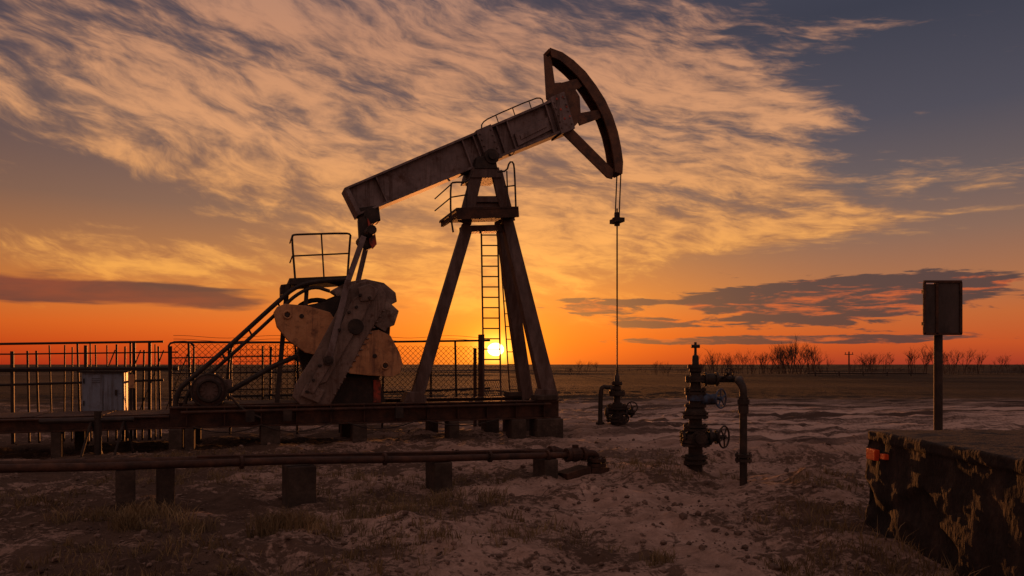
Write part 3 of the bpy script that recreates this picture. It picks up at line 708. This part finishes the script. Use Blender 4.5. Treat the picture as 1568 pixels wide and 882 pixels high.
wrp=nz(t,A*2.0,El*5.0,2.3,1,2,.5)-.5; wrp2=nz(t,A*8.0,El*18.0,8.1,1,3,.5)-.5
q=El*(A*.50+1.0)+wrp*.085+wrp2*.022
p=A+wrp*.12+wrp2*.01
n0=nz(t,p*1.8,q*9.0,6.4,1,3,.5)
n1=nz(t,p*4.0,q*22.0,1.4,1,7,.64,.1); n2=nz(t,(p+q*.9)*20,q*62,3.7,1,4,.62,.3)
def G(px,py,sx,sy,tilt=0,wt=1.0):
    a0,e0=ae(px,py); dx=A-a0; dy=El-e0+dx*tilt
    return ((dx/sx).op('POWER',2.0)*-1.0-(dy/sy).op('POWER',2.0)).exp()*wt
cov=G(420,130,.55,.20,.18,1.0)+G(1060,160,.16,.065,.36,1.15)+G(1160,345,.20,.032,-.03,1.15)+G(1140,270,.10,.03,.3,.7)+G(230,405,.34,.032,.02,1.0)+G(330,255,.45,.028,.22,.95)+G(860,290,.16,.12,.35,.75)+G(850,50,.3,.08,.2,.6)+G(620,430,.2,.05,.1,.55)
cov=cov.op('MINIMUM',1.1)
dens=n0*.44+n1*.64+(n2-.5)*.34+(cov-.62)*.32
den=dens.sm(.46,.70)
lit=(n2*.7+n1*.6+n0*.1).sm(.50,.88)
cl_hi=e8.ramp(st([(0,(235,110,36)),(.06,(240,142,48)),(.12,(242,164,74)),(.2,(236,162,90)),(.3,(222,156,106)),(.42,(198,140,106)),(.6,(140,115,112)),(.79,(180,150,140))]))
cl_lo=e8.ramp(st([(0,(190,70,30)),(.06,(196,96,42)),(.12,(170,102,58)),(.2,(144,98,72)),(.3,(118,90,80)),(.42,(96,77,77)),(.6,(95,85,98)),(.79,(130,112,115))]))
ccol=mix(t,lit,cl_lo,cl_hi)
skyc=mix(t,den*.92,base,ccol)
m1=nz(t,A*12.0+El*14,El*80.0,5.5,1,5,.62,.3); m2=nz(t,A*5.0,El*34.0,9.5,1,5,.55,.2)
lc=G(1285,460,.17,.032,-.01,.62)+G(1410,436,.10,.009,0,.45)+G(905,470,.07,.016,0,.45)+G(1010,496,.05,.008,0,.4)+G(1120,462,.06,.010,-.05,.4)+G(1190,521,.26,.0055,0,.58)
ld=(m1+lc-.42).sm(.30,.40)*(lc*6).op('MINIMUM',1.0)
lcol=mix(t,(m1).sm(.38,.52),S(192,84,46),S(68,48,56))
skyc=mix(t,ld*.95,skyc,lcol)
lc2=G(235,452,.17,.018,.04,.6)+G(620,468,.04,.012,0,.45)+G(-60,440,.12,.02,0,.5)
ld2=(m2+lc2-.42).sm(.34,.54)*(lc2*6).op('MINIMUM',1.0)
skyc=mix(t,ld2*.92,skyc,mix(t,m2.sm(.3,.7),S(132,56,44),S(72,42,50)))
dx=A-SA; dy=(El-SE)
r2=dx*dx+dy*dy*1.6
def addc(colr,fac,base):
    m=t.nodes.new('ShaderNodeVectorMath'); m.operation='SCALE'; m.inputs[0].default_value=colr[:3]; t.links.new(fac.s,m.inputs['Scale'])
    a=t.nodes.new('ShaderNodeVectorMath'); a.operation='ADD'; t.links.new(m.outputs[0],a.inputs[0]); t.links.new(base,a.inputs[1]); return a.outputs[0]
skyc=addc((.30,.11,.008),(r2*-22.0).exp(),skyc)
skyc=addc((.42,.20,.008),(r2*-260.0).exp(),skyc)
skyc=addc((1.5,1.0,.16),(r2*-1900.0).exp(),skyc)
skyc=addc((10,7.5,3.2),(r2.op('SQRT')).sm(.0122,.0095),skyc)
eastf=(y*-1.0).sm(-.35,.35)      # pale pink eastern half of the sky, unseen, brightness added to light the ground
skyc=addc((.25,.14,.10),eastf*El.sm(-.02,.12),skyc)
skyc=mix(t,z.sm(-.002,-.02),skyc,S(60,38,30))
bg=t.nodes.new('ShaderNodeBackground'); t.links.new(skyc,bg.inputs[0]); bg.inputs[1].default_value=1.0
ns=t.nodes.new('ShaderNodeTexSky'); ns.sky_type='NISHITA'; ns.sun_disc=False; ns.sun_elevation=SE; ns.sun_rotation=SA
bg2=t.nodes.new('ShaderNodeBackground'); t.links.new(ns.outputs[0],bg2.inputs[0]); bg2.inputs[1].default_value=.012
ad=t.nodes.new('ShaderNodeAddShader'); t.links.new(bg.outputs[0],ad.inputs[0]); t.links.new(bg2.outputs[0],ad.inputs[1])
out=t.nodes.new('ShaderNodeOutputWorld'); t.links.new(ad.outputs[0],out.inputs[0])
w.cycles.sampling_method='MANUAL'; w.cycles.sample_map_resolution=512
sd=Vector((math.sin(SA)*math.cos(SE),math.cos(SA)*math.cos(SE),math.sin(SE)))
sl=bpy.data.lights.new('sun','SUN'); sl.energy=2.4; sl.angle=R(.6); sl.color=(1,.32,.08)
so=bpy.data.objects.new('sun',sl); scn.collection.objects.link(so); so.rotation_euler=sd.to_track_quat('Z','Y').to_euler()
# ================================================================== camera
cam=bpy.data.cameras.new('camera'); co_=bpy.data.objects.new('camera',cam); scn.collection.objects.link(co_)
co_.location=(0,0,EYE); co_.rotation_euler=(R(90),0,0); cam.sensor_width=36; cam.lens=36*F/1568; cam.shift_y=(HY-441)/1568
cam.clip_start=.05; cam.clip_end=8000; scn.camera=co_
